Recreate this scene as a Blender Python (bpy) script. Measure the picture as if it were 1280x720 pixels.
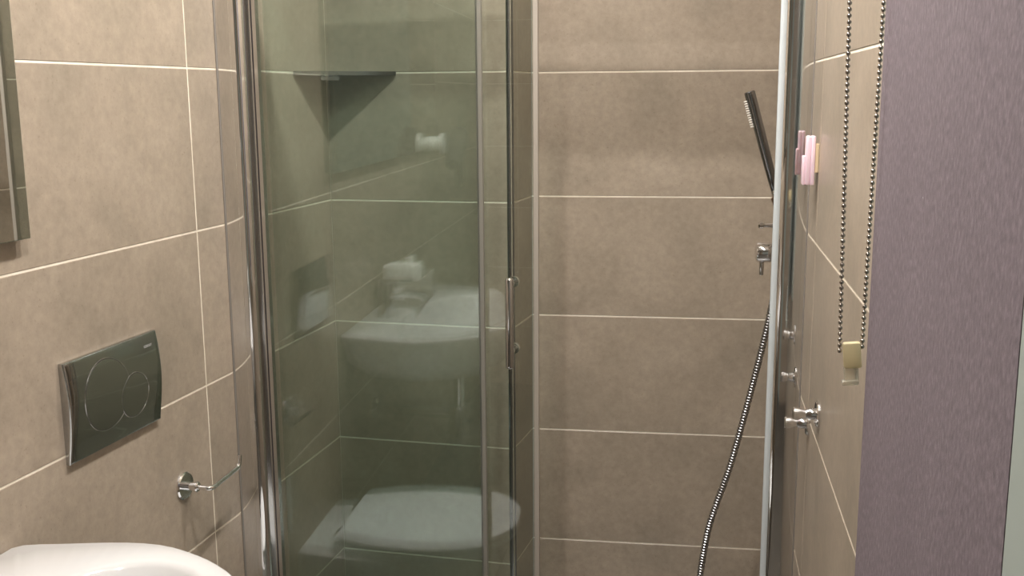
import bpy, bmesh, math, random
from mathutils import Vector, Matrix
random.seed(4)
for o in list(bpy.data.objects): bpy.data.objects.remove(o)
S = bpy.context.scene
C = S.collection
ZC = 1.462                                   # camera height above the floor

# ---------------------------------------------------------------- camera
F_PX, YAW, PITCH, ROLL = 1315.66, 0.14578, 0.18157, -0.0074
cam_d = bpy.data.cameras.new('camera'); cam = bpy.data.objects.new('camera', cam_d); C.objects.link(cam)
cam_d.sensor_width = 36; cam_d.lens = F_PX * 36 / 1280; cam_d.clip_start = .02
fw = Vector((-math.sin(YAW) * math.cos(PITCH), math.cos(YAW) * math.cos(PITCH), -math.sin(PITCH)))
rt = Vector((math.cos(YAW), math.sin(YAW), 0)); up = rt.cross(fw)
r2 = math.cos(ROLL) * rt + math.sin(ROLL) * up; u2 = -math.sin(ROLL) * rt + math.cos(ROLL) * up
cam.matrix_world = Matrix(((r2.x, u2.x, -fw.x, 0), (r2.y, u2.y, -fw.y, 0), (r2.z, u2.z, -fw.z, ZC), (0, 0, 0, 1)))
S.camera = cam

# ---------------------------------------------------------------- world, light, exposure
w = bpy.data.worlds.new('world'); S.world = w; w.use_nodes = True
bg = w.node_tree.nodes['Background']
bg.inputs[0].default_value = (.86, .95, 1.0, 1); bg.inputs[1].default_value = .36
S.view_settings.view_transform = 'Standard'; S.view_settings.look = 'None'
S.view_settings.gamma = 1; S.view_settings.use_curve_mapping = False
S.view_settings.exposure = 0.14
LAMP_COL = (1.0, .955, .90); LAMP_E = 1650.0
LAMPS = [(-.22, 1.86), (-.22, 1.33), (-.24, .72)]

# ---------------------------------------------------------------- materials
def sr(r, g, b):
    f = lambda c: (c / 255) / 12.92 if c / 255 <= .04045 else ((c / 255 + .055) / 1.055) ** 2.4
    return (f(r), f(g), f(b), 1)
M = {}
def mat(name, col, rough=.5, metal=0, **kw):
    m = bpy.data.materials.new(name); m.use_nodes = True
    b = m.node_tree.nodes['Principled BSDF']
    b.inputs['Base Color'].default_value = col; b.inputs['Roughness'].default_value = rough
    b.inputs['Metallic'].default_value = metal
    for k, v in kw.items(): b.inputs[k].default_value = v
    M[name] = m
    return m, m.node_tree, b
def noise(nt, scale, detail=4, rough=.6, vec=None, dist=0):
    n = nt.nodes.new('ShaderNodeTexNoise'); n.inputs['Scale'].default_value = scale
    n.inputs['Detail'].default_value = detail; n.inputs['Roughness'].default_value = rough
    n.inputs['Distortion'].default_value = dist
    if vec is not None: nt.links.new(vec, n.inputs['Vector'])
    return n.outputs['Fac']
def ramp(nt, fac, stops):
    r = nt.nodes.new('ShaderNodeValToRGB'); e = r.color_ramp.elements
    while len(e) < len(stops): e.new(.5)
    for q, (p, c) in zip(e, stops): q.position = p; q.color = c
    nt.links.new(fac, r.inputs[0]); return r.outputs[0]
def mixc(nt, a, b, fac, mode='MIX'):
    m = nt.nodes.new('ShaderNodeMix'); m.data_type = 'RGBA'; m.blend_type = mode
    for i, v in ((0, fac), (6, a), (7, b)):
        if hasattr(v, 'links'): nt.links.new(v, m.inputs[i])
        else: m.inputs[i].default_value = v
    return m.outputs[2]
def math_(nt, op, a, b=None):
    m = nt.nodes.new('ShaderNodeMath'); m.operation = op
    for i, v in enumerate((a, b)):
        if v is None: continue
        if hasattr(v, 'links'): nt.links.new(v, m.inputs[i])
        else: m.inputs[i].default_value = v
    return m.outputs[0]
def bump(nt, b, h, strength, dist):
    n = nt.nodes.new('ShaderNodeBump'); n.inputs['Strength'].default_value = strength; n.inputs['Distance'].default_value = dist
    nt.links.new(h, n.inputs['Height']); nt.links.new(n.outputs[0], b.inputs['Normal'])

def tile_mat(name, c0, c1, c2, rough):
    m, nt, b = mat(name, c1, rough)
    pos = nt.nodes.new('ShaderNodeNewGeometry').outputs['Position']
    oi = nt.nodes.new('ShaderNodeObjectInfo')
    add = nt.nodes.new('ShaderNodeVectorMath'); add.operation = 'ADD'; nt.links.new(pos, add.inputs[0])
    sc = nt.nodes.new('ShaderNodeVectorMath'); sc.operation = 'SCALE'; sc.inputs[0].default_value = (7, 3, 5)
    nt.links.new(oi.outputs['Random'], sc.inputs['Scale']); nt.links.new(sc.outputs[0], add.inputs[1])
    v = add.outputs[0]
    big = noise(nt, 5, 5, .62, v, .4); fine = noise(nt, 60, 4, .7, v); spec = noise(nt, 210, 2, .5, v)
    base = ramp(nt, big, [(.30, c0), (.5, c1), (.70, c2)])
    c = mixc(nt, base, ramp(nt, fine, [(.25, (.86, .86, .86, 1)), (.75, (1.12, 1.12, 1.12, 1))]), 1.0, 'MULTIPLY')
    c = mixc(nt, c, ramp(nt, spec, [(.24, (.66, .64, .61, 1)), (.35, (1, 1, 1, 1))]), .6, 'MULTIPLY')
    t = nt.nodes.new('ShaderNodeMapRange'); nt.links.new(oi.outputs['Random'], t.inputs[0])
    t.inputs[3].default_value = .95; t.inputs[4].default_value = 1.04
    cc = nt.nodes.new('ShaderNodeVectorMath'); cc.operation = 'SCALE'
    nt.links.new(c, cc.inputs[0]); nt.links.new(t.outputs[0], cc.inputs['Scale'])
    nt.links.new(cc.outputs[0], b.inputs['Base Color'])
    bump(nt, b, fine, .08, .002)
    return m
tile_mat('tile', sr(152, 140, 125), sr(164, 150, 134), sr(173, 159, 143), .34)
tile_mat('floor_tile', sr(84, 79, 73), sr(92, 87, 80), sr(100, 95, 88), .45)
def grout():
    m, nt, b = mat('grout', sr(238, 230, 214), .85)
    pos = nt.nodes.new('ShaderNodeNewGeometry').outputs['Position']
    nt.links.new(ramp(nt, noise(nt, 30, 3, .6, pos), [(.3, sr(226, 216, 198)), (.7, sr(244, 236, 220))]), b.inputs['Base Color'])
grout()
mat('chrome', (.82, .82, .83, 1), .06, 1)
mat('chrome_plate', (.50, .51, .51, 1), .05, 1)
mat('polished_profile', (.80, .80, .80, 1), .05, 1)
mat('brushed_steel', (.60, .60, .60, 1), .16, 1)
mat('dark_steel', (.30, .31, .33, 1), .14, 1)
mat('dark_chrome', (.58, .58, .58, 1), .08, 1)
mat('profile_joint', sr(126, 120, 114), .5)
mat('hose_metal', (.40, .40, .41, 1), .28, 1)
mat('chain_metal', (.36, .32, .28, 1), .25, 1)
mat('ceramic', sr(212, 211, 211), .10, 0, **{'Coat Weight': .4})
mat('lid_plastic', sr(230, 232, 233), .22)
mat('white_paint', sr(164, 172, 166), .5)
mat('ceiling_paint', sr(232, 230, 226), .8)
mat('mirror_silver', (.80, .83, .81, 1), .01, 1)
mat('mirror_edge', sr(92, 100, 96), .3)
mat('pink_plastic', sr(244, 212, 224), .38, 0, **{'Subsurface Weight': .1})
mat('cream_tape', sr(232, 208, 172), .7)
mat('nozzle_rubber', sr(206, 200, 190), .6)
mat('brass_dark', (.30, .22, .16, 1), .35, 1)
mat('seal_grey', sr(146, 143, 134), .35, 0, **{'Transmission Weight': .25})
mat('seal_white', sr(164, 156, 146), .35)
mat('reflection_tint', sr(196, 203, 206), .14)  # pale, slightly cool colour stands in for a reflection on the profile edge
mat('clip_plastic', sr(236, 220, 176), .3, 0, **{'Transmission Weight': .35})
mat('clear_plastic', sr(238, 232, 214), .15, 0, **{'Transmission Weight': .75})
mat('dark_plastic', sr(62, 58, 58), .3)
mat('engraving', sr(178, 178, 176), .5)
mat('box_grey', sr(176, 170, 160), .7)
mat('paper_white', sr(234, 232, 228), .7)
mat('brown_wood', sr(120, 84, 58), .5)
def blind_mat():
    m, nt, b = mat('blind_fabric', sr(132, 116, 122), .8)
    tc = nt.nodes.new('ShaderNodeTexCoord').outputs['Object']
    mp = nt.nodes.new('ShaderNodeMapping'); nt.links.new(tc, mp.inputs[0])
    mp.inputs['Rotation'].default_value = (math.radians(-40), 0, 0); mp.inputs['Scale'].default_value = (1, 1.7, 1)
    a = noise(nt, 140, 3, .6, mp.outputs[0]); f = noise(nt, 700, 2, .6, mp.outputs[0]); bgn = noise(nt, 6, 3, .5, tc)
    c = ramp(nt, a, [(.28, sr(98, 88, 93)), (.5, sr(113, 101, 107)), (.74, sr(131, 119, 125))])
    c = mixc(nt, c, ramp(nt, bgn, [(.3, (.93, .92, .93, 1)), (.7, (1.06, 1.06, 1.06, 1))]), 1.0, 'MULTIPLY')
    c = mixc(nt, c, ramp(nt, noise(nt, 260, 1, .5, tc), [(.80, (0, 0, 0, 1)), (.86, (.25, .25, .27, 1))]), 1.0, 'ADD')
    nt.links.new(c, b.inputs['Base Color'])
    bump(nt, b, mixc(nt, a, f, .4), .25, .0012)
blind_mat()
def glass_mat(name, tint):
    """solid pane: each of the two faces reflects by its angle and tints what passes"""
    m = bpy.data.materials.new(name); m.use_nodes = True; nt = m.node_tree
    nt.nodes.remove(nt.nodes['Principled BSDF']); out = nt.nodes['Material Output']
    g = nt.nodes.new('ShaderNodeNewGeometry')
    d = nt.nodes.new('ShaderNodeVectorMath'); d.operation = 'DOT_PRODUCT'
    nt.links.new(g.outputs['Incoming'], d.inputs[0]); nt.links.new(g.outputs['Normal'], d.inputs[1])
    k = math_(nt, 'POWER', math_(nt, 'SUBTRACT', 1.0, math_(nt, 'ABSOLUTE', d.outputs['Value'])), 5.0)
    fr = math_(nt, 'ADD', math_(nt, 'MULTIPLY', k, .93), .07)
    t = nt.nodes.new('ShaderNodeBsdfTransparent'); t.inputs[0].default_value = tint
    gl = nt.nodes.new('ShaderNodeBsdfGlossy'); gl.inputs['Roughness'].default_value = 0.0; gl.inputs[0].default_value = (1, 1, 1, 1)
    mx = nt.nodes.new('ShaderNodeMixShader'); nt.links.new(fr, mx.inputs[0])
    nt.links.new(t.outputs[0], mx.inputs[1]); nt.links.new(gl.outputs[0], mx.inputs[2]); nt.links.new(mx.outputs[0], out.inputs[0])
    M[name] = m
glass_mat('pane_glass', (.904, .954, .936, 1))
glass_mat('window_glass', (.95, .96, .96, 1))
def emit(name, col, e):
    m = bpy.data.materials.new(name); m.use_nodes = True; nt = m.node_tree
    nt.nodes.remove(nt.nodes['Principled BSDF']); em = nt.nodes.new('ShaderNodeEmission')
    em.inputs[0].default_value = (*col, 1); em.inputs[1].default_value = e
    nt.links.new(em.outputs[0], nt.nodes['Material Output'].inputs[0]); M[name] = m
emit('lamp_glow', LAMP_COL, LAMP_E)

# ---------------------------------------------------------------- helpers
def obj(name, bm_or_me, m, parent=None, smooth=False, mw=None):
    if isinstance(bm_or_me, bmesh.types.BMesh):
        me = bpy.data.meshes.new(name)
        bmesh.ops.recalc_face_normals(bm_or_me, faces=bm_or_me.faces[:])
        bm_or_me.to_mesh(me); bm_or_me.free()
        me.materials.append(M[m])
        if smooth:
            me.polygons.foreach_set('use_smooth', [True] * len(me.polygons))
            me.set_sharp_from_angle(angle=math.radians(38))
    else: me = bm_or_me
    o = bpy.data.objects.new(name, me); C.objects.link(o)
    if mw is not None: o.matrix_local = mw
    if parent is not None: o.parent = parent
    return o
def tag(o, label, cat, group=None):
    o['label'] = label; o['category'] = cat
    if group: o['group'] = group
    return o
def thing(name, label, cat, mw, group=None):
    o = bpy.data.objects.new(name, None); C.objects.link(o); o.matrix_world = mw; o.empty_display_size = .05
    return tag(o, label, cat, group)
def struct(o): o['kind'] = 'structure'; return o
def frame(o, x, y):                 # origin and two horizontal axes, z up
    x = Vector((x[0], x[1], 0)).normalized(); y = Vector((y[0], y[1], 0)).normalized()
    return Matrix(((x.x, y.x, 0, o[0]), (x.y, y.y, 0, o[1]), (0, 0, 1, o[2]), (0, 0, 0, 1)))
def T(x, y, z): return Matrix.Translation((x, y, z))
def box(bm, x0, x1, y0, y1, z0, z1, bev=0, seg=2):
    r = bmesh.ops.create_cube(bm, size=1)
    for v in r['verts']:
        v.co = Vector(((x0 + x1) / 2 + v.co.x * (x1 - x0), (y0 + y1) / 2 + v.co.y * (y1 - y0), (z0 + z1) / 2 + v.co.z * (z1 - z0)))
    if bev:
        es = list({e for v in r['verts'] for e in v.link_edges})
        bmesh.ops.bevel(bm, geom=es, offset=bev, segments=seg, profile=.5, affect='EDGES')
    return bm
def B(*a, **k): return box(bmesh.new(), *a, **k)
def basis(d):
    d = Vector(d).normalized(); a = Vector((0, 0, 1)) if abs(d.z) < .9 else Vector((1, 0, 0))
    u = d.cross(a).normalized(); return u, d.cross(u)
def rings(bm, rs, cap=True, closed=False):
    vs = [[bm.verts.new(p) for p in r] for r in rs]
    n = len(vs[0])
    for i in range(len(vs) - 1 + (1 if closed else 0)):
        a, b = vs[i], vs[(i + 1) % len(vs)]
        for k in range(n): bm.faces.new((a[k], a[(k + 1) % n], b[(k + 1) % n], b[k]))
    if cap and not closed:
        bm.faces.new(vs[0][::-1]); bm.faces.new(vs[-1])
    return bm
def lathe(bm, p, d, prof, n=28):
    """profile of (along, radius) about the axis p + d"""
    d = Vector(d).normalized(); u, v = basis(d); p = Vector(p)
    return rings(bm, [[p + d * a + (u * math.cos(2 * math.pi * k / n) + v * math.sin(2 * math.pi * k / n)) * max(r, 1e-4) for k in range(n)] for a, r in prof])
def tube(bm, pts, rad, n=12, cap=True):
    pts = [Vector(p) for p in pts]; rs = []; u = None
    for i, p in enumerate(pts):
        d = (pts[min(i + 1, len(pts) - 1)] - pts[max(i - 1, 0)]).normalized()
        if u is None: u = basis(d)[0]
        u = (u - d * u.dot(d)).normalized(); v = d.cross(u)
        r = rad(i) if callable(rad) else rad
        rs.append([p + (u * math.cos(2 * math.pi * k / n) + v * math.sin(2 * math.pi * k / n)) * r for k in range(n)])
    return rings(bm, rs, cap)
def prism(bm, pts, z0, z1):
    return rings(bm, [[Vector((x, y, z0)) for x, y in pts], [Vector((x, y, z1)) for x, y in pts]])
def catmull(P, step):
    P = [Vector(p) for p in P]; P = [P[0] * 2 - P[1]] + P + [P[-1] * 2 - P[-2]]; out = []
    for i in range(1, len(P) - 2):
        n = 24
        for k in range(n):
            t = k / n; a, b, c, d = P[i - 1:i + 3]
            out.append(.5 * ((2 * b) + (c - a) * t + (2 * a - 5 * b + 4 * c - d) * t * t + (3 * b - a - 3 * c + d) * t ** 3))
    out.append(P[-2])
    res = [out[0]]; acc = 0; nxt = step
    for a, b in zip(out, out[1:]):
        L = (b - a).length
        while L > 0 and acc + L >= nxt:
            res.append(a.lerp(b, (nxt - acc) / L)); nxt += step
        acc += L
    return res
def fillet(P, r, n=8):
    P = [Vector(p) for p in P]; out = [P[0]]
    for i in range(1, len(P) - 1):
        a = (P[i - 1] - P[i]).normalized(); b = (P[i + 1] - P[i]).normalized()
        for k in range(n + 1):
            t = k / n; out.append((P[i] + a * r) * (1 - t) ** 2 + P[i] * 2 * t * (1 - t) + (P[i] + b * r) * t * t)
    out.append(P[-1]); return out

# ---------------------------------------------------------------- room shell
PITCH_T, GAP, HC = .303, .0029, 2.40
AL = .10916; AR = .02648
XL = lambda y: -.8647 + math.tan(AL) * (y - 2)
XR = lambda y: .2457 + math.tan(AR) * (y - 1.6)
YF, YB = -1.10, 2.614
CORN = (-.8117, 2.4865); PIER = (-.3575, 2.4457); RET = (-.331, YB)
tile_cache = {}
def tile_mesh(wd, ht):
    k = (round(wd, 4), round(ht, 4))
    if k in tile_cache: return tile_cache[k]
    b = .0011; bm = bmesh.new()
    rs = []
    for ins, y in ((0, -.009), (0, -b), (b, 0)):
        rs.append([Vector((x, y, z)) for x, z in ((ins, ins), (wd - ins, ins), (wd - ins, ht - ins), (ins, ht - ins))])
    rings(bm, rs)
    me = bpy.data.meshes.new('tile'); bmesh.ops.recalc_face_normals(bm, faces=bm.faces[:]); bm.to_mesh(me); bm.free()
    me.materials.append(M['tile']); tile_cache[k] = me
    return me
def cut(rects, h):
    out = []
    for (a, b, c, d) in rects:
        x0, x1, z0, z1 = h
        if b <= x0 or a >= x1 or d <= z0 or c >= z1: out.append((a, b, c, d)); continue
        if a < x0: out.append((a, x0, c, d))
        if b > x1: out.append((x1, b, c, d))
        m0, m1 = max(a, x0), min(b, x1)
        if c < z0: out.append((m0, m1, c, z0))
        if d > z1: out.append((m0, m1, z1, d))
    return [r for r in out if r[1] - r[0] > .004 and r[3] - r[2] > .004]
def wall(name, p0, p1, joints, holes=(), ext=(0, 0), thick=.1):
    d = Vector((p1[0] - p0[0], p1[1] - p0[1])); L = d.length; d /= L
    mw = frame((p0[0], p0[1], 0), (d.x, d.y), (-d.y, d.x))
    bm = bmesh.new()
    R = [(-ext[0], L + ext[1], 0, HC)]
    for h in holes: R = cut(R, h)
    for a, b, c, e in R: box(bm, a, b, -thick, -.0009, c, e)
    wo = struct(obj(name, bm, 'grout', mw=mw))
    xs = sorted([0] + [j for j in joints if .02 < j < L - .02] + [L]); zs = [k * PITCH_T for k in range(8)] + [HC]
    for i in range(len(xs) - 1):
        for j in range(len(zs) - 1):
            g = GAP / 2
            cell = [(xs[i] + (g if i else 0), xs[i + 1] - (g if i < len(xs) - 2 else 0), zs[j] + (g if j else 0), zs[j + 1] - g)]
            for h in holes: cell = cut(cell, h)
            for a, b, c, e in cell:
                obj('tile', tile_mesh(b - a, e - c), None, wo, mw=T(a, 0, c))
    return wo, mw, L
RF, RB = (XR(YF), YF), (XR(YB), YB)
yr = lambda y: (y - YF) / math.cos(AR)
WIN = (yr(.74), yr(1.085), .98, 2.02)
_, MR, LR = wall('wall_right', RF, RB, [yr(1.81) + k * .603 for k in range(-6, 3)], [WIN], (.1, .1))
wall('wall_back', RB, RET, [], (), (0, .0))
wall('wall_niche', RET, PIER, [], (), (0, 0), .03)
wall('wall_pier', PIER, CORN, [], (), (-.006, .0))
LF = (XL(YF), YF)
_, ML, LL = wall('wall_left', CORN, LF, [.613 + .603 * k for k in range(8)], (), (.1, .1))
DOOR = (.42, 1.14, 0, 2.05)
_, MF, LFr = wall('wall_front', LF, RF, [.2, .8], [DOOR], (0, 0))
struct(obj('floor', B(-1.45, .45, -1.2, 2.75, -.06, 0), 'floor_tile'))
struct(obj('ceiling', B(-1.45, .45, -1.2, 2.75, HC, HC + .06), 'ceiling_paint'))
# doorway behind the camera
bm = bmesh.new()
for a, b, c, d in ((DOOR[0] - .06, DOOR[0], 0, 2.11), (DOOR[1], DOOR[1] + .06, 0, 2.11), (DOOR[0] - .06, DOOR[1] + .06, 2.05, 2.11)):
    box(bm, a, b, -.11, .012, c, d, .003)
door = struct(obj('door_1', bm, 'white_paint', mw=MF))
leaf = obj('leaf', B(DOOR[0] + .002, DOOR[1] - .002, -.060, -.020, .006, DOOR[3] - .002, .002), 'white_paint', door)
obj('handle', tube(bmesh.new(), fillet([(DOOR[0] + .07, -.022, 1.03), (DOOR[0] + .07, .030, 1.03), (DOOR[0] + .19, .030, 1.03)], .012), .009, 14), 'chrome', leaf, True)
# window in the right wall, behind the blind
bm = bmesh.new()
a, b, c, d = WIN
for q in ((a - .20, a + .03, c - .05, d + .05), (b - .03, b + .05, c - .05, d + .05), (a + .03, b - .03, c - .05, c + .03), (a + .03, b - .03, d - .03, d + .05)):
    box(bm, q[0], q[1], -.10, .006, q[2], q[3], .002)
box(bm, yr(.43), yr(.567), .0, .034, .84, 2.09, .002)
win = struct(obj('window_1', bm, 'white_paint', mw=MR))
obj('pane', B(a + .028, b - .028, -.075, -.069, c + .028, d - .028), 'window_glass', win)

# left wall frame: x towards the camera, y into the room; yl() turns a world y on the wall into it
yl = lambda y: (CORN[1] - y) / math.cos(AL)

# ---------------------------------------------------------------- shower screen
G0 = Vector((-.867, 1.982)); GE = Vector((1.1220, -.035)).normalized(); GN = Vector((-GE.y, GE.x))
GLEN = 1.1226; ZT = 1.86
MS = frame((G0.x, G0.y, 0), GE, GN)          # x along the screen, y deeper into the shower
scr = thing('shower_screen', 'polished chrome framed shower screen with fixed clear glass panel', 'shower screen', MS)
def prof(bm, sgn, q0, z0, z1):
    r = .017; pts = [(-.004, 0.0)]
    pts += [(.038 + r * math.sin(t), r - r * math.cos(t)) for t in [math.pi / 2 * k / 8 for k in range(9)]]
    pts += [(.055, .050), (-.004, .050)]
    return prism(bm, [(q0 + sgn * x, y) for x, y in pts], z0, z1)
def lip(bm, sgn, q0): return box(bm, min(q0 - sgn * .0005, q0 + sgn * .0022), max(q0 - sgn * .0005, q0 + sgn * .0022), -.0035, .004, .04, ZT, .001)
for nm, s, q in (('wall_profile', 1, 0), ('wall_profile', -1, GLEN)):
    o = obj(nm, prof(bmesh.new(), s, q, .04, ZT), 'polished_profile', scr, True)
    obj('silicone_bead', lip(bmesh.new(), s, q), 'profile_joint', o)
PD = lambda q: .040 - .0128 * q - .002       # depth of the fixed pane's middle behind the front line
def slab(bm, q0, q1, off, th, z0, z1):
    pts = [(q0, PD(q0) + off - th / 2), (q1, PD(q1) + off - th / 2), (q1, PD(q1) + off + th / 2), (q0, PD(q0) + off + th / 2)]
    return prism(bm, pts, z0, z1)
QF = .511                                     # free edge of the fixed pane
obj('fixed_pane', slab(bmesh.new(), .060, QF, 0, .006, .07, ZT - .01), 'pane_glass', scr)
obj('pane_frame', slab(bmesh.new(), .0545, .063, -.002, .020, .04, ZT), 'brushed_steel', scr)
obj('pane_gasket', slab(bmesh.new(), .063, .0652, -.002, .014, .04, ZT), 'dark_plastic', scr)
obj('pane_bead', slab(bmesh.new(), .0652, .0725, -.002, .016, .04, ZT), 'brushed_steel', scr)
obj('edge_seal', slab(bmesh.new(), QF - .004, QF + .007, .003, .012, .07, ZT - .02), 'seal_grey', scr)
bm = bmesh.new(); box(bm, .0, GLEN, .003, .066, ZT + .0005, ZT + .067, .004)
obj('top_rail', bm, 'polished_profile', scr, True)
bm = bmesh.new(); box(bm, .05, GLEN - .05, .006, .062, .04, .07, .003)
obj('bottom_rail', bm, 'polished_profile', scr, True)
obj('reflection_strip', lathe(bmesh.new(), (GLEN - .0535, .012, .05), (0, 0, 1), [(0, .0075), (ZT - .06, .0075)], 16), 'reflection_tint', scr, True)  # seal-like strip added where the right profile's nose shows a bluish reflection

DOFF = .022; QD0, QD1 = .076, .615
dr = thing('sliding_glass_door', 'sliding glass shower door pushed open behind the fixed panel, chrome bar handle', 'shower door', MS)
obj('door_pane', slab(bmesh.new(), QD0, QD1, DOFF, .006, .072, ZT - .003), 'pane_glass', dr)
obj('door_seal', slab(bmesh.new(), QD1 - .001, QD1 + .0080, DOFF, .011, .072, ZT - .003), 'seal_white', dr)
hq = .5715; hy = PD(hq) + DOFF
hz0, hz1 = ZC - .528, ZC - .347
hb = obj('handle', lathe(bmesh.new(), (hq, hy - .040, hz0), (0, 0, 1), [(0, .004), (.002, .0072), (.005, .0084), (hz1 - hz0 - .005, .0084), (hz1 - hz0 - .002, .0072), (hz1 - hz0, .004)], 20), 'dark_chrome', dr, True)
for z in (hz1 - .016, hz0 + .030):
    obj('handle_post', lathe(bmesh.new(), (hq, hy - .036, z), (0, 1, 0), [(0, .006), (.033, .006), (.033, .0095), (.036, .0095), (.0395, .0095), (.0395, .0105), (.052, .0105), (.054, .008)], 20), 'chrome', hb, True)

# shower tray
tag(obj('shower_tray', prism(bmesh.new(), [(-.85, 2.052), (.25, 2.018), (.262, 2.600), (-.320, 2.600), (-.36, 2.435), (-.80, 2.47)], 0.0, .045), 'ceramic'),
    'low white shower tray under the glass screen', 'shower tray')
# chrome corner trim of the tiled pier
dP = Vector((PIER[0] - CORN[0], PIER[1] - CORN[1])).normalized()
dN = Vector((RET[0] - PIER[0], RET[1] - PIER[1])).normalized()
bm = bmesh.new(); r = .012; P = Vector(PIER)
pts = [P - dP * .0115 - dN * .0012 , P - dP * .0100 - dN * .0014]
c = P - dP * (r - .0025) + dN * (r - .0025)
for k in range(9):
    t = math.pi / 2 * k / 8; pts.append(c - dN * r * math.cos(t) + dP * r * math.sin(t))
pts += [P + dN * .0115 + dP * .0014, P + dN * .0125, P - dP * .010 + dN * .0125, P - dP * .0115]
prism(bm, [tuple(p) for p in pts], 0.045, HC - .01)
struct(obj('trim_1', bm, 'dark_steel', None, True))

# corner shelf
ms = frame((CORN[0], CORN[1], ZC + .047), (-math.cos(AL) * 0 + (PIER[0] - CORN[0]), PIER[1] - CORN[1]), (-(PIER[1] - CORN[1]), PIER[0] - CORN[0]))
sh = thing('corner_shelf', 'thin triangular steel shelf fixed in the shower corner', 'shelf', ms)
e1 = Vector((1, 0, 0)); wl = Vector((CORN[0] - LF[0], CORN[1] - LF[1], 0)).normalized() * -1
e2 = (ms.to_3x3().inverted() @ wl).normalized()
A1, A2 = e1 * .176, e2 * .178
def bar(p, q, wd, h, z=0):
    p, q = Vector(p), Vector(q); d = (q - p).normalized(); n = Vector((-d.y, d.x, 0)) * wd / 2
    bm = bmesh.new(); zt = Vector((0, 0, z)); hh = Vector((0, 0, h))
    rings(bm, [[p - n + zt, q - n + zt, q + n + zt, p + n + zt], [p - n + zt + hh, q - n + zt + hh, q + n + zt + hh, p + n + zt + hh]])
    return bm
ins = (e1 + e2) * .003
obj('wall_bar', bar(ins, A1 + e2 * .003, .005, .009), 'dark_steel', sh)
obj('wall_bar', bar(ins, A2 + e1 * .003, .005, .009), 'dark_steel', sh)
obj('front_bar', bar(A1 + e2 * .003, A2 + e1 * .003, .006, .009), 'dark_steel', sh)
pts = [(p.x, p.y) for p in (ins, A1 + e2 * .003, A2 + e1 * .003)]
obj('plate', prism(bmesh.new(), pts, .0015, .0055), 'brushed_steel', sh)
obj('corner_bracket', prism(bmesh.new(), [(p.x, p.y) for p in ((e1 + e2) * .001, e1 * .034 + e2 * .001, e2 * .034 + e1 * .001)], -.010, .001), 'dark_steel', sh)

# ---------------------------------------------------------------- shower fittings on the right wall
def onR(y, z, off=0): return Vector((XR(y) - off, y, ZC + z))
WY = 2.28
mx = thing('shower_mixer', 'chrome cylindrical shower mixer with a short lever pointing down', 'shower mixer', T(*onR(WY, -.335)))
obj('rosette', lathe(bmesh.new(), (0, 0, 0), (-1, 0, 0), [(-.001, .032), (.005, .032), (.007, .030)], 32), 'chrome', mx, True)
obj('body', lathe(bmesh.new(), (-.006, 0, 0), (-1, 0, 0), [(0, .021), (.030, .021), (.031, .019), (.033, .019), (.034, .0215), (.060, .0215), (.064, .019), (.066, .012)], 32), 'chrome', mx, True)
obj('lever', lathe(bmesh.new(), (-.058, 0, -.018), (0, 0, -1), [(0, .0052), (.030, .0047), (.0315, .0035)], 14), 'chrome', mx, True)
kn = thing('diverter_knob', 'small chrome diverter knob above the shower mixer', 'knob', T(*onR(WY, -.277)))
obj('stem', lathe(bmesh.new(), (0, 0, 0), (-1, 0, 0), [(-.001, .016), (.004, .016), (.005, .0085), (.036, .0085), (.038, .0055), (.060, .0050)], 20), 'chrome', kn, True)
obj('grip', lathe(bmesh.new(), (-.056, 0, 0), (-1, 0, 0), [(0, .005), (.002, .0075), (.009, .0075), (.012, .005)], 20), 'chrome', kn, True)
# hand shower
HY = 2.24
hb_, ht_ = Vector((.2245, HY, ZC - .200)), Vector((.1655, HY, ZC + .003)); hd = (ht_ - hb_).normalized(); hl = (ht_ - hb_).length
hs = thing('hand_shower', 'slim chrome stick hand shower tilted in its wall bracket', 'hand shower', T(*hb_))
obj('stick', lathe(bmesh.new(), (0, 0, 0), hd, [(0, .007), (.003, .0085), (.03, .0095), (.09, .0105), (hl - .002, .0112), (hl, .0095)], 24), 'dark_steel', hs, True)
side = Vector((-hd.z, 0, hd.x)).normalized()
bm = bmesh.new()
for k in range(12):
    c = hd * (hl - .018 - k * .0048) + side * .0100
    for dy in (-.004, 0, .004): lathe(bm, c + Vector((0, dy, -0)), side, [(0, .0017), (.0058, .0016), (.006, .0006)], 8)
nz = obj('spray_nozzles', bm, 'nozzle_rubber', hs, True); nz['label'] = 'rows of pale rubber spray nozzles'
obj('collar', lathe(bmesh.new(), hd * -.004, hd * -1, [(-.006, .0095), (.004, .0095), (.006, .008), (.010, .008)], 20), 'chrome', hs, True)
br = thing('shower_bracket', 'chrome wall bracket holding the hand shower', 'bracket', T(*onR(HY, -.232)))
obj('rosette', lathe(bmesh.new(), (0, 0, 0), (-1, 0, 0), [(-.001, .022), (.004, .022), (.006, .019)], 28), 'chrome', br, True)
obj('arm', lathe(bmesh.new(), (-.004, 0, 0), (-1, 0, 0), [(0, .009), (.022, .009)], 18), 'chrome', br, True)
cc = hb_ - hd * .022 - onR(HY, -.232)
obj('cradle', lathe(bmesh.new(), cc - hd * .010, hd, [(0, .0112), (.018, .0125), (.020, .0105)], 22), 'brass_dark', br, True)
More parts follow.
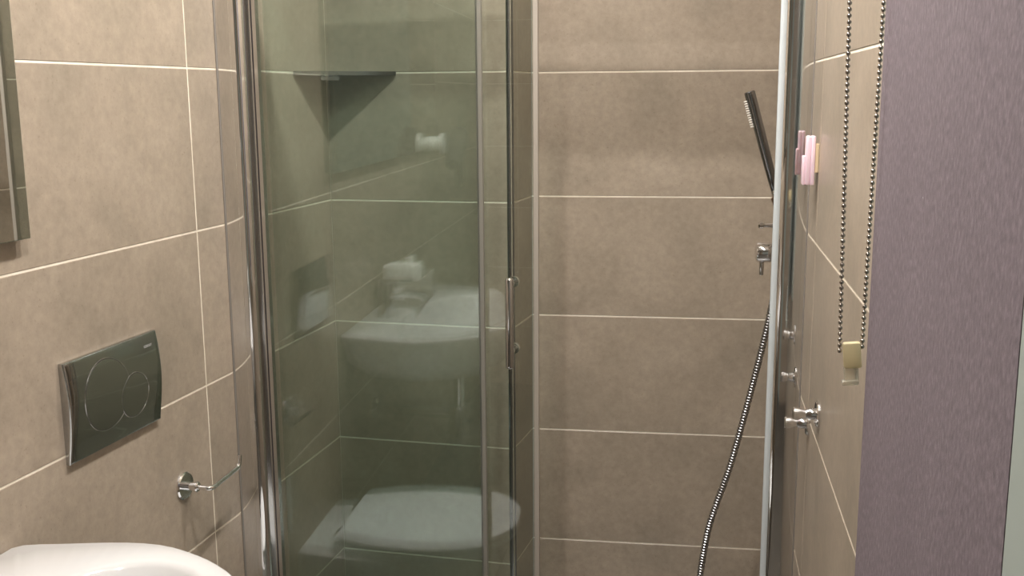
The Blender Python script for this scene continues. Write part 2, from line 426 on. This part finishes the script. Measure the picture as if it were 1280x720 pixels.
# hose
hp = [hb_ - hd * .022, (.236, HY, ZC - .30), (.2365, HY, ZC - .36), (.2285, HY, ZC - .43), (.2125, HY, ZC - .52), (.194, HY, ZC - .61), (.170, HY, ZC - .72),
      (.147, HY, ZC - .815), (.124, HY, ZC - .89), (.106, HY, ZC - .96), (.092, HY, ZC - 1.07), (.090, HY, ZC - 1.18), (.102, HY, ZC - 1.27), (.14, HY + .01, ZC - 1.335), (.19, HY + .03, ZC - 1.33),
      (.235, HY + .05, ZC - 1.22), (.250, HY + .06, ZC - 1.0), (.2535, HY + .06, ZC - .7), (.2535, HY + .035, ZC - .45), (.2535, HY - .005, ZC - .415)]
hpts = catmull(hp, .0016)
tag(obj('shower_hose', tube(bmesh.new(), hpts, lambda i: .0076 if i % 4 < 2 else .0064, 12), 'hose_metal', None, False),
    'dark ribbed metal shower hose curving down the back wall', 'hose')

# ---------------------------------------------------------------- right wall: pink holder, hooks
def wr(y, z): return MR @ T(yr(y), 0, ZC + z)
pk = thing('adhesive_holder', 'small pink plastic holder taped to the wall beside the chrome profile', 'holder', wr(1.832, -.112))
obj('tape', B(-.012, .012, 0, .006, -.020, .028, .001), 'cream_tape', pk)
obj('back_plate', B(-.014, .014, .006, .0125, -.041, .041, .002), 'pink_plastic', pk, True)
obj('clip', B(-.012, .012, .012, .021, -.041, .041, .003), 'pink_plastic', pk, True)
obj('lower_clip', B(-.010, .013, .020, .0255, -.041, .008, .002), 'pink_plastic', pk, True)
def hook(y, z, label):
    h = thing('robe_hook', label, 'hook', wr(y, z), None)
    obj('rosette', lathe(bmesh.new(), (0, 0, 0), (0, 1, 0), [(-.001, .021), (.003, .021), (.005, .019)], 32), 'chrome', h, True)
    obj('peg', lathe(bmesh.new(), (0, .004, 0), (0, 1, 0), [(0, .0095), (.011, .0090), (.015, .0066), (.018, .0066), (.024, .0088), (.029, .0100), (.035, .0100), (.0365, .008)], 24), 'chrome', h, True)
hook(1.662, -.503, 'chrome peg hook on the wall, the higher of a pair below the bead chain')
hook(1.795, -.560, 'chrome peg hook close to the chrome profile, the lower of a pair')

# ---------------------------------------------------------------- roller blind with bead chain
BX = .2000
ba = Vector((math.sin(AR), math.cos(AR)))
BY0, BY1 = .5755, 1.0500
mb = frame((BX, 1.05, 0), (-ba.y, ba.x), ba)   # y along the wall away from camera, x out into the room
mb = frame((BX, 1.05, 0), (ba.y, -ba.x), ba)
bl = thing('roller_blind', 'mauve fabric roller blind over the window with a metal bead chain', 'blind', mb)
Wb = (BY1 - BY0) / math.cos(AR)
fb = bmesh.new(); n = 40; rows = []
ZB0, ZB1 = .86, 2.135
obj('fabric', B(-.0006, .0006, -Wb, 0, ZB0, ZB1), 'blind_fabric', bl)
obj('bottom_bar', B(-.005, .005, -Wb, 0, ZB0 - .022, ZB0 + .004, .002), 'white_paint', bl)
obj('roller', lathe(bmesh.new(), (-.014, -Wb - .004, 2.14), (0, 1, 0), [(0, .016), (Wb + .010, .016)], 24), 'blind_fabric', bl, True)
for y in (-Wb - .007, .006):
    obj('bracket', B(-.034, .030, y - .0015, y + .0015, 2.10, 2.175, .001), 'white_paint', bl)
obj('pulley', lathe(bmesh.new(), (-.0125, .008, 2.14), (0, 1, 0), [(0, .022), (.010, .022), (.012, .025), (.024, .025), (.026, .022), (.032, .022)], 32), 'white_paint', bl, True)
CY = .030
def strand(px):     # world x of a strand at height z
    return lambda z: px[0] + (px[1] - px[0]) * (px[2] - (z - ZC)) / (px[2] - px[3])
sl, sr_ = strand((.1714, .1783, .087, -.258)), strand((.2030, .2002, .087, -.252))
bm = bmesh.new(); inv = mb.inverted()
def bead(p): bmesh.ops.create_icosphere(bm, subdivisions=2, radius=.00238, matrix=T(*p))
rods = []
for f, zb in ((sl, ZC - .259), (sr_, ZC - .254)):
    z = zb; line = []
    while z < 2.135:
        q = inv @ Vector((f(z), 1.05 + CY, z)); bead(q); line.append(q); z += .00592
    rods.append(line)
for L_ in rods: tube(bm, [L_[0], L_[len(L_) // 2], L_[-1]], .0006, 6)
ch = obj('bead_chain', bm, 'chain_metal', bl, True); ch['kind'] = 'stuff'
def wpt(x, z): return inv @ Vector((x, 1.05 + CY, z))
xm = (sl(ZC - .25) + sr_(ZC - .25)) / 2
cl = obj('chain_guide', B(-.0088, .0088, -.005, .005, -.0135, .0135, .0025), 'clip_plastic', bl, True, mw=T(*wpt(xm + .0015, ZC - .263)) @ Matrix.Rotation(math.radians(-6), 4, 'Y'))
cl['label'] = 'yellowed translucent plastic chain guide'
bm = bmesh.new(); box(bm, -.0072, .0072, -.002, .002, -.0065, .0065, .001)
obj('guide_tab', B(-.0075, .0068, -.0018, .0018, -.0165, .001, .0008), 'clear_plastic', cl, True, mw=T(-.0015, 0, -.0125))
bm.free()
obj('tab_foot', B(-.0088, .0075, -.005, .004, -.004, .0008, .001), 'clear_plastic', cl, True, mw=T(-.003, -.001, -.0265))

# ---------------------------------------------------------------- left wall: flush plate, paper holder, mirror
def wlm(y, z): return ML @ T(yl(y), 0, z)
fp = thing('flush_plate', 'chrome dual flush plate with two overlapping round buttons on the left wall', 'flush plate', wlm(1.583, ZC - .486))
PW, PH = .252, .166
def thick(z): t = (z / PH) + .5; return .0085 + .0085 * math.sin(math.pi * min(1, max(0, 1.02 - t)) ** .9) 
bm = bmesh.new(); NX, NZ = 10, 22; grid = []
for j in range(NZ + 1):
    z = -PH / 2 + PH * j / NZ; row = []
    for i in range(NX + 1):
        row.append(bm.verts.new((-PW / 2 + PW * i / NX, thick(z), z)))
    grid.append(row)
for j in range(NZ):
    for i in range(NX): bm.faces.new((grid[j][i], grid[j][i + 1], grid[j + 1][i + 1], grid[j + 1][i]))
per = [grid[0][i] for i in range(NX + 1)] + [grid[j][NX] for j in range(1, NZ + 1)] + [grid[NZ][i] for i in range(NX - 1, -1, -1)] + [grid[j][0] for j in range(NZ - 1, 0, -1)]
bk = [bm.verts.new((v.co.x * .985, 0, v.co.z * .985)) for v in per]
for k in range(len(per)): bm.faces.new((per[k], per[(k + 1) % len(per)], bk[(k + 1) % len(per)], bk[k]))
bm.faces.new(bk)
bmesh.ops.recalc_face_normals(bm, faces=bm.faces[:]); bm.normal_update()
sharp = [e for e in bm.edges if len(e.link_faces) == 2 and e.calc_face_angle(0) > .9 and (e.verts[0] not in bk or e.verts[1] not in bk) and not (e.verts[0] in bk or e.verts[1] in bk)]
bmesh.ops.bevel(bm, geom=sharp, offset=.0045, segments=5, profile=.5, affect='EDGES')
obj('plate', bm, 'chrome_plate', fp, True)
def disc_button(cx, cz, r, lift, keep=None):
    """button following the curved face; the big one is notched by the small one's circle"""
    n = 72; rim = []
    for k in range(n):
        a = 2 * math.pi * k / n; x, z = cx + r * math.cos(a), cz + r * math.sin(a)
        if keep:
            kx, kz, kr = keep; d = math.hypot(x - kx, z - kz)
            if d < kr:                                  # push onto the notch circle
                for s in range(200):
                    rr = r * (1 - s / 200); x, z = cx + rr * math.cos(a), cz + rr * math.sin(a)
                    if math.hypot(x - kx, z - kz) >= kr: break
        rim.append((x, z))
    bm = bmesh.new(); rs = []
    for f, l in ((1, -.003), (1, lift), (.6, lift), (.25, lift)):
        rs.append([Vector((cx + (x - cx) * f, thick(cz + (z - cz) * f) + l, cz + (z - cz) * f)) for x, z in rim])
    rings(bm, rs)
    return bm
# groove rings: thin dark gaps around the buttons
def groove(cx, cz, r, keep=None):
    bm = bmesh.new(); n = 72; rs = []
    for k in range(n):
        a = 2 * math.pi * k / n; x, z = cx + r * math.cos(a), cz + r * math.sin(a)
        rs.append([Vector((cx + (r + q) * math.cos(a), thick(cz + (r + q) * math.sin(a)) + l, cz + (r + q) * math.sin(a))) for q, l in ((-.0008, .0003), (.0020, .0003), (.0020, -.003), (-.0008, -.003))])
    return rings(bm, rs, closed=True)
xb = lambda y: yl(y) - yl(1.583)
b1 = (xb(1.553), .008, .0585); b2 = (xb(1.626), -.013, .0375)
o = obj('large_button', disc_button(*b1, .0007, (b2[0], b2[1], b2[2] + .0016)), 'chrome_plate', fp, True)
o = obj('small_button', disc_button(*b2, .0007), 'chrome_plate', fp, True)
obj('button_gap', groove(*b1), 'dark_plastic', fp); obj('button_gap', groove(*b2), 'dark_plastic', fp)
for (cx, cz, r) in (b1, b2):
    n = 96; rr = r + .0014
    ring_pts = [(cx + rr * math.cos(2 * math.pi * k / n), cz + rr * math.sin(2 * math.pi * k / n)) for k in range(n)]
    bm = bmesh.new(); rs = []
    for k, (x, z) in enumerate(ring_pts):
        if (cx, cz, r) == b1 and math.hypot(x - b2[0], z - b2[1]) < b2[2] + .001: f = -.004
        else: f = 0
        a = 2 * math.pi * k / n
        rs.append([Vector((x + q * math.cos(a), thick(z) + l + f, z + q * math.sin(a))) for q, l in ((-.0006, .0002), (-.0003, .0007), (.0003, .0007), (.0006, .0002))])
    obj('button_rim', rings(bm, rs, closed=True), 'chrome', fp, True)
fc = bpy.data.curves.new('mark', 'FONT'); fc.body = 'GEBERIT'; fc.size = .0062; fc.align_x = 'CENTER'; fc.extrude = .0001
to = bpy.data.objects.new('mark', fc); C.objects.link(to)
bpy.context.view_layer.update()
me = bpy.data.meshes.new_from_object(to.evaluated_get(bpy.context.evaluated_depsgraph_get())); bpy.data.objects.remove(to)
me.materials.clear(); me.materials.append(M['engraving'])
mk = obj('brand_mark', me, None, fp, mw=T(xb(1.675), thick(.061) + .0004, .059) @ Matrix(((-1, 0, 0, 0), (0, 0, 1, 0), (0, 1, 0, 0), (0, 0, 0, 1))))
mk['label'] = 'small pale maker lettering'

ph = thing('paper_holder', 'chrome toilet roll arm on a round rosette, without a roll', 'paper holder', wlm(1.777, ZC - .721))
obj('rosette', lathe(bmesh.new(), (0, 0, 0), (0, 1, 0), [(-.001, .0265), (.003, .0265), (.0055, .024)], 36), 'chrome', ph, True)
obj('socket', lathe(bmesh.new(), (0, .004, 0), (0, 1, 0), [(0, .0085), (.019, .0085), (.020, .010), (.025, .010), (.027, .008)], 24), 'chrome', ph, True)
obj('arm', tube(bmesh.new(), fillet([(0, .02, 0), (0, .057, -.0015), (-.118, .050, .0), (-.122, .050, .023)], .012), .0047, 14), 'chrome', ph, True)

mr = thing('wall_mirror', 'frameless rectangular mirror above the basin', 'mirror', wlm(1.403, ZC - .200))
obj('backing', B(.004, 1.396, -.0, .012, .004, .75), 'mirror_edge', mr)
obj('glass', B(0, 1.40, .012, .019, 0, .754, .0012), 'mirror_silver', mr)

# ---------------------------------------------------------------- basin
ZR = ZC - .645
OUT = [(-.9385, 1.325), (-.926, 1.337), (-.905, 1.343), (-.867, 1.350), (-.83, 1.358), (-.789, 1.365), (-.755, 1.3675), (-.726, 1.365), (-.695, 1.357), (-.667, 1.344), (-.640, 1.330),
       (-.618, 1.315), (-.590, 1.293), (-.565, 1.268), (-.545, 1.238), (-.528, 1.19), (-.516, 1.12), (-.512, 1.03), (-.518, .96), (-.535, .90), (-.556, .85), (-.585, .79), (-.622, .72), (-.66, .65), (-.70, .585), (-.74, .545), (-.80, .528), (-.90, .524), (-1.0, .522), (XL(.522) + .001, .522)]
OUT = [(max(x, XL(y) + .001), y) for x, y in OUT]
bc = Vector((-.70, .985)); bax, bay = .160, .322
NA = 96
def ray_out(a):
    d = Vector((math.cos(a), math.sin(a))); best = None
    for i in range(len(OUT)):
        p, q = Vector(OUT[i]), Vector(OUT[(i + 1) % len(OUT)]); e = q - p; den = d.x * e.y - d.y * e.x
        if abs(den) < 1e-9: continue
        w_ = p - bc; t = (w_.x * e.y - w_.y * e.x) / den; s = (w_.x * d.y - w_.y * d.x) / den
        if t > 0 and -1e-6 <= s <= 1 + 1e-6 and (best is None or t > best): best = t
    return best
angs = [2 * math.pi * k / NA for k in range(NA)] + [math.atan2(OUT[i][1] - bc.y, OUT[i][0] - bc.x) % (2 * math.pi) for i in (0, 1, 2, len(OUT) - 1, len(OUT) - 2)]
angs = sorted(angs)
ro = [ray_out(a) for a in angs]; re = [1 / math.sqrt((math.cos(a) / bax) ** 2 + (math.sin(a) / bay) ** 2) for a in angs]
def ring(fr, z):
    out = []
    for a, o_, e_ in zip(angs, ro, re):
        r = fr(o_, e_); x, y = bc.x + r * math.cos(a), bc.y + r * math.sin(a)
        out.append(Vector((max(x, XL(y) + .001), y, z)))
    return out
bs = thing('wash_basin', 'white ceramic bow-front wash basin mounted on the left wall', 'basin', T(-.75, .95, ZR))
loc = T(.75, -.95, -ZR)
rs = [ring(lambda o, e: o * .55, ZR - .150), ring(lambda o, e: o * .80, ZR - .128), ring(lambda o, e: o * .955, ZR - .075), ring(lambda o, e: o * .985, ZR - .028), ring(lambda o, e: o - .001, ZR - .013),
      ring(lambda o, e: o, ZR - .007), ring(lambda o, e: o - .002, ZR - .002), ring(lambda o, e: o - .006, ZR),
      ring(lambda o, e: min(e + .010, o - .008), ZR), ring(lambda o, e: min(e + .003, o - .010), ZR - .002), ring(lambda o, e: e - .004, ZR - .008), ring(lambda o, e: e * .955, ZR - .030),
      ring(lambda o, e: e * .86, ZR - .072), ring(lambda o, e: e * .66, ZR - .100), ring(lambda o, e: e * .35, ZR - .112), ring(lambda o, e: e * .10, ZR - .116)]
rs = [[loc @ p for p in r] for r in rs]
obj('bowl', rings(bmesh.new(), rs), 'ceramic', bs, True)
obj('drain', lathe(bmesh.new(), loc @ Vector((bc.x, bc.y, ZR - .1185)), (0, 0, 1), [(0, .030), (.004, .030), (.006, .026), (.006, .012), (.008, .010)], 28), 'chrome', bs, True)
tr = thing('basin_trap', 'chrome bottle trap under the wash basin', 'drain trap', T(bc.x, bc.y, ZR - .16))
obj('tail_pipe', lathe(bmesh.new(), (0, 0, .012), (0, 0, -1), [(0, .030), (.02, .030), (.024, .016), (.16, .016)], 24), 'chrome', tr, True)
obj('bottle', lathe(bmesh.new(), (0, 0, -.12), (0, 0, -1), [(0, .020), (.004, .036), (.10, .036), (.115, .028), (.12, .016)], 28), 'chrome', tr, True)
xw = XL(bc.y) - bc.x
obj('wall_pipe', lathe(bmesh.new(), (-.03, 0, -.15), (-1, 0, 0), [(0, .016), (-xw - .036, .016), (-xw - .036, .032), (-xw - .029, .034)], 24), 'chrome', tr, True)
# tap
nl = Vector((math.cos(AL), -math.sin(AL))); tl = Vector((math.sin(AL), math.cos(AL)))
tp = thing('basin_tap', 'chrome single lever mixer tap at the back of the basin', 'tap', frame((-.902, 1.065, ZR - .001), nl, (-nl.y, nl.x)))
obj('body', lathe(bmesh.new(), (0, 0, 0), (.06, 0, 1), [(0, .026), (.004, .026), (.006, .0215), (.098, .0205), (.102, .018)], 28), 'chrome', tp, True)
obj('spout', tube(bmesh.new(), fillet([(0, 0, .062), (.06, 0, .072), (.118, 0, .066), (.124, 0, .052)], .012), .0125, 18), 'chrome', tp, True)
obj('lever', B(-.012, .085, -.011, .011, .104, .113, .003), 'chrome', tp, True)
# storage box and tissue pack behind the tap
sb = thing('storage_box', 'grey open storage box standing on the rear rim of the basin', 'box', frame((XL(.85) + .078, .85 - .008, ZR + .0005), nl, (-nl.y, nl.x)))
bm = bmesh.new()
for q in ((-.065, .065, -.10, -.096), (-.065, .065, .096, .10), (-.065, -.061, -.096, .096), (.061, .065, -.096, .096)): box(bm, q[0], q[1], q[2], q[3], 0, .085)
box(bm, -.061, .061, -.096, .096, 0, .004)
obj('sides', bm, 'box_grey', sb)
obj('label_patch', B(-.018, .018, .0998, .1006, .025, .065, .0002), 'paper_white', sb)
tk = thing('tissue_pack', 'crumpled white tissue pack sticking out of the storage box', 'tissue pack', sb.matrix_world @ T(0, .038, .0045) @ Matrix.Rotation(.12, 4, 'Z'))
bm = B(-.050, .050, -.045, .045, 0, .125, .012, 3)
for v in bm.verts: v.co += Vector((random.uniform(-.003, .003), random.uniform(-.003, .003), random.uniform(-.004, .004) if v.co.z > .05 else 0))
obj('pack', bm, 'paper_white', tk, True)
bt = thing('toiletry_bottle', 'pale bottle standing in the storage box beside the tissue pack', 'bottle', sb.matrix_world @ T(0, -.055, .0045))
obj('flask', lathe(bmesh.new(), (0, 0, 0), (0, 0, 1), [(0, .026), (.003, .029), (.095, .029), (.108, .018), (.112, .012)], 24), 'lid_plastic', bt, True)
obj('cap', lathe(bmesh.new(), (0, 0, .111), (0, 0, 1), [(0, .014), (.018, .014), (.020, .012)], 20), 'paper_white', bt, True)

# ---------------------------------------------------------------- toilet
ZL = ZC - 1.05
tm = wlm(1.590, 0)
tw = thing('toilet', 'white wall-hung toilet with its lid closed under the flush plate', 'toilet', tm)
def dshape(d0, d1, hw0, hw1, n=24, sq=2.5):
    """outline in the wall frame: straight back at d0, widening, rounded front at d1"""
    pts = [(-hw0, d0)]
    mid = d0 + (d1 - d0) * .42
    for k in range(1, 6): t = k / 6; pts.append((-hw0 - (hw1 - hw0) * math.sin(t * math.pi / 2), d0 + (mid - d0) * t))
    for k in range(n + 1):
        a = math.pi * k / n; c, s = math.cos(a), math.sin(a)
        pts.append((-hw1 * math.copysign(abs(c) ** (2 / sq), c), mid + (d1 - mid) * abs(s) ** (2 / sq)))
    for k in range(5, 0, -1): t = k / 6; pts.append((hw0 + (hw1 - hw0) * math.sin(t * math.pi / 2), d0 + (mid - d0) * t))
    pts.append((hw0, d0))
    return pts
def loft(specs):
    return rings(bmesh.new(), [[Vector((x, y, z)) for x, y in dshape(*s)] for s, z in specs])
obj('bowl_body', loft([((0, .27, .10, .10), .075), ((0, .36, .135, .135), .12), ((0, .44, .145, .16), .20), ((0, .495, .148, .175), ZL - .075), ((0, .505, .148, .178), ZL - .045), ((0, .503, .146, .176), ZL - .041)]), 'ceramic', tw, True)
obj('seat', loft([((.095, .512, .135, .180), ZL - .040), ((.093, .516, .137, .183), ZL - .036), ((.093, .516, .137, .183), ZL - .022), ((.095, .513, .135, .181), ZL - .020)]), 'lid_plastic', tw, True)
obj('lid', loft([((.090, .514, .134, .182), ZL - .019), ((.088, .518, .136, .184), ZL - .016), ((.088, .518, .136, .184), ZL - .006), ((.091, .512, .132, .180), ZL - .001), ((.10, .500, .122, .168), ZL)]), 'lid_plastic', tw, True)
for s in (-1, 1):
    obj('hinge', lathe(bmesh.new(), (s * .078 - .02, .083, ZL - .024), (1, 0, 0), [(0, .011), (.002, .012), (.038, .012), (.04, .011)], 18), 'chrome', tw, True)

# hair dryer shape standing in for an unidentified dark reflection in the glass
hdm = wlm(.12, ZC - .20)
hg = thing('dryer_stand_in', 'dark hair dryer shape standing in for an unidentified reflection in the shower glass', 'hair dryer', hdm)
obj('holder', lathe(bmesh.new(), (0, 0, .02), (0, 1, 0), [(0, .030), (.05, .026), (.055, .040), (.07, .040)], 24), 'paper_white', hg, True)
obj('barrel', lathe(bmesh.new(), (.075, .115, .055), (-.78, 0, -.55), [(0, .022), (.004, .036), (.06, .040), (.12, .036), (.17, .026), (.19, .024)], 28), 'dark_plastic', hg, True)
obj('grip', tube(bmesh.new(), [(.03, .115, .02), (.045, .115, -.05), (.065, .115, -.13), (.070, .115, -.15)], lambda i: (.019, .017, .016, .010)[i], 18), 'dark_plastic', hg, True)

# ---------------------------------------------------------------- ceiling lamps
for i, (x, y) in enumerate(LAMPS):
    where = ('over the shower screen', 'between the shower and the basin', 'in front of the window blind')[i]
    lp = thing('ceiling_spotlight_offscreen', 'round recessed ceiling spotlight ' + where, 'ceiling light', T(x, y, HC - .001), 'recessed ceiling spotlights')
    obj('trim_ring', rings(bmesh.new(), [[Vector((math.cos(2 * math.pi * k / 36) * r, math.sin(2 * math.pi * k / 36) * r, z)) for k in range(36)] for r, z in ((.046, 0), (.045, -.006), (.032, -.007), (.0285, -.001))], closed=True), 'chrome', lp, True)
    obj('bulb_offscreen', lathe(bmesh.new(), (0, 0, 0), (0, 0, -1), [(.0, .0285), (.0035, .0285), (.004, .027)], 28), 'lamp_glow', lp)
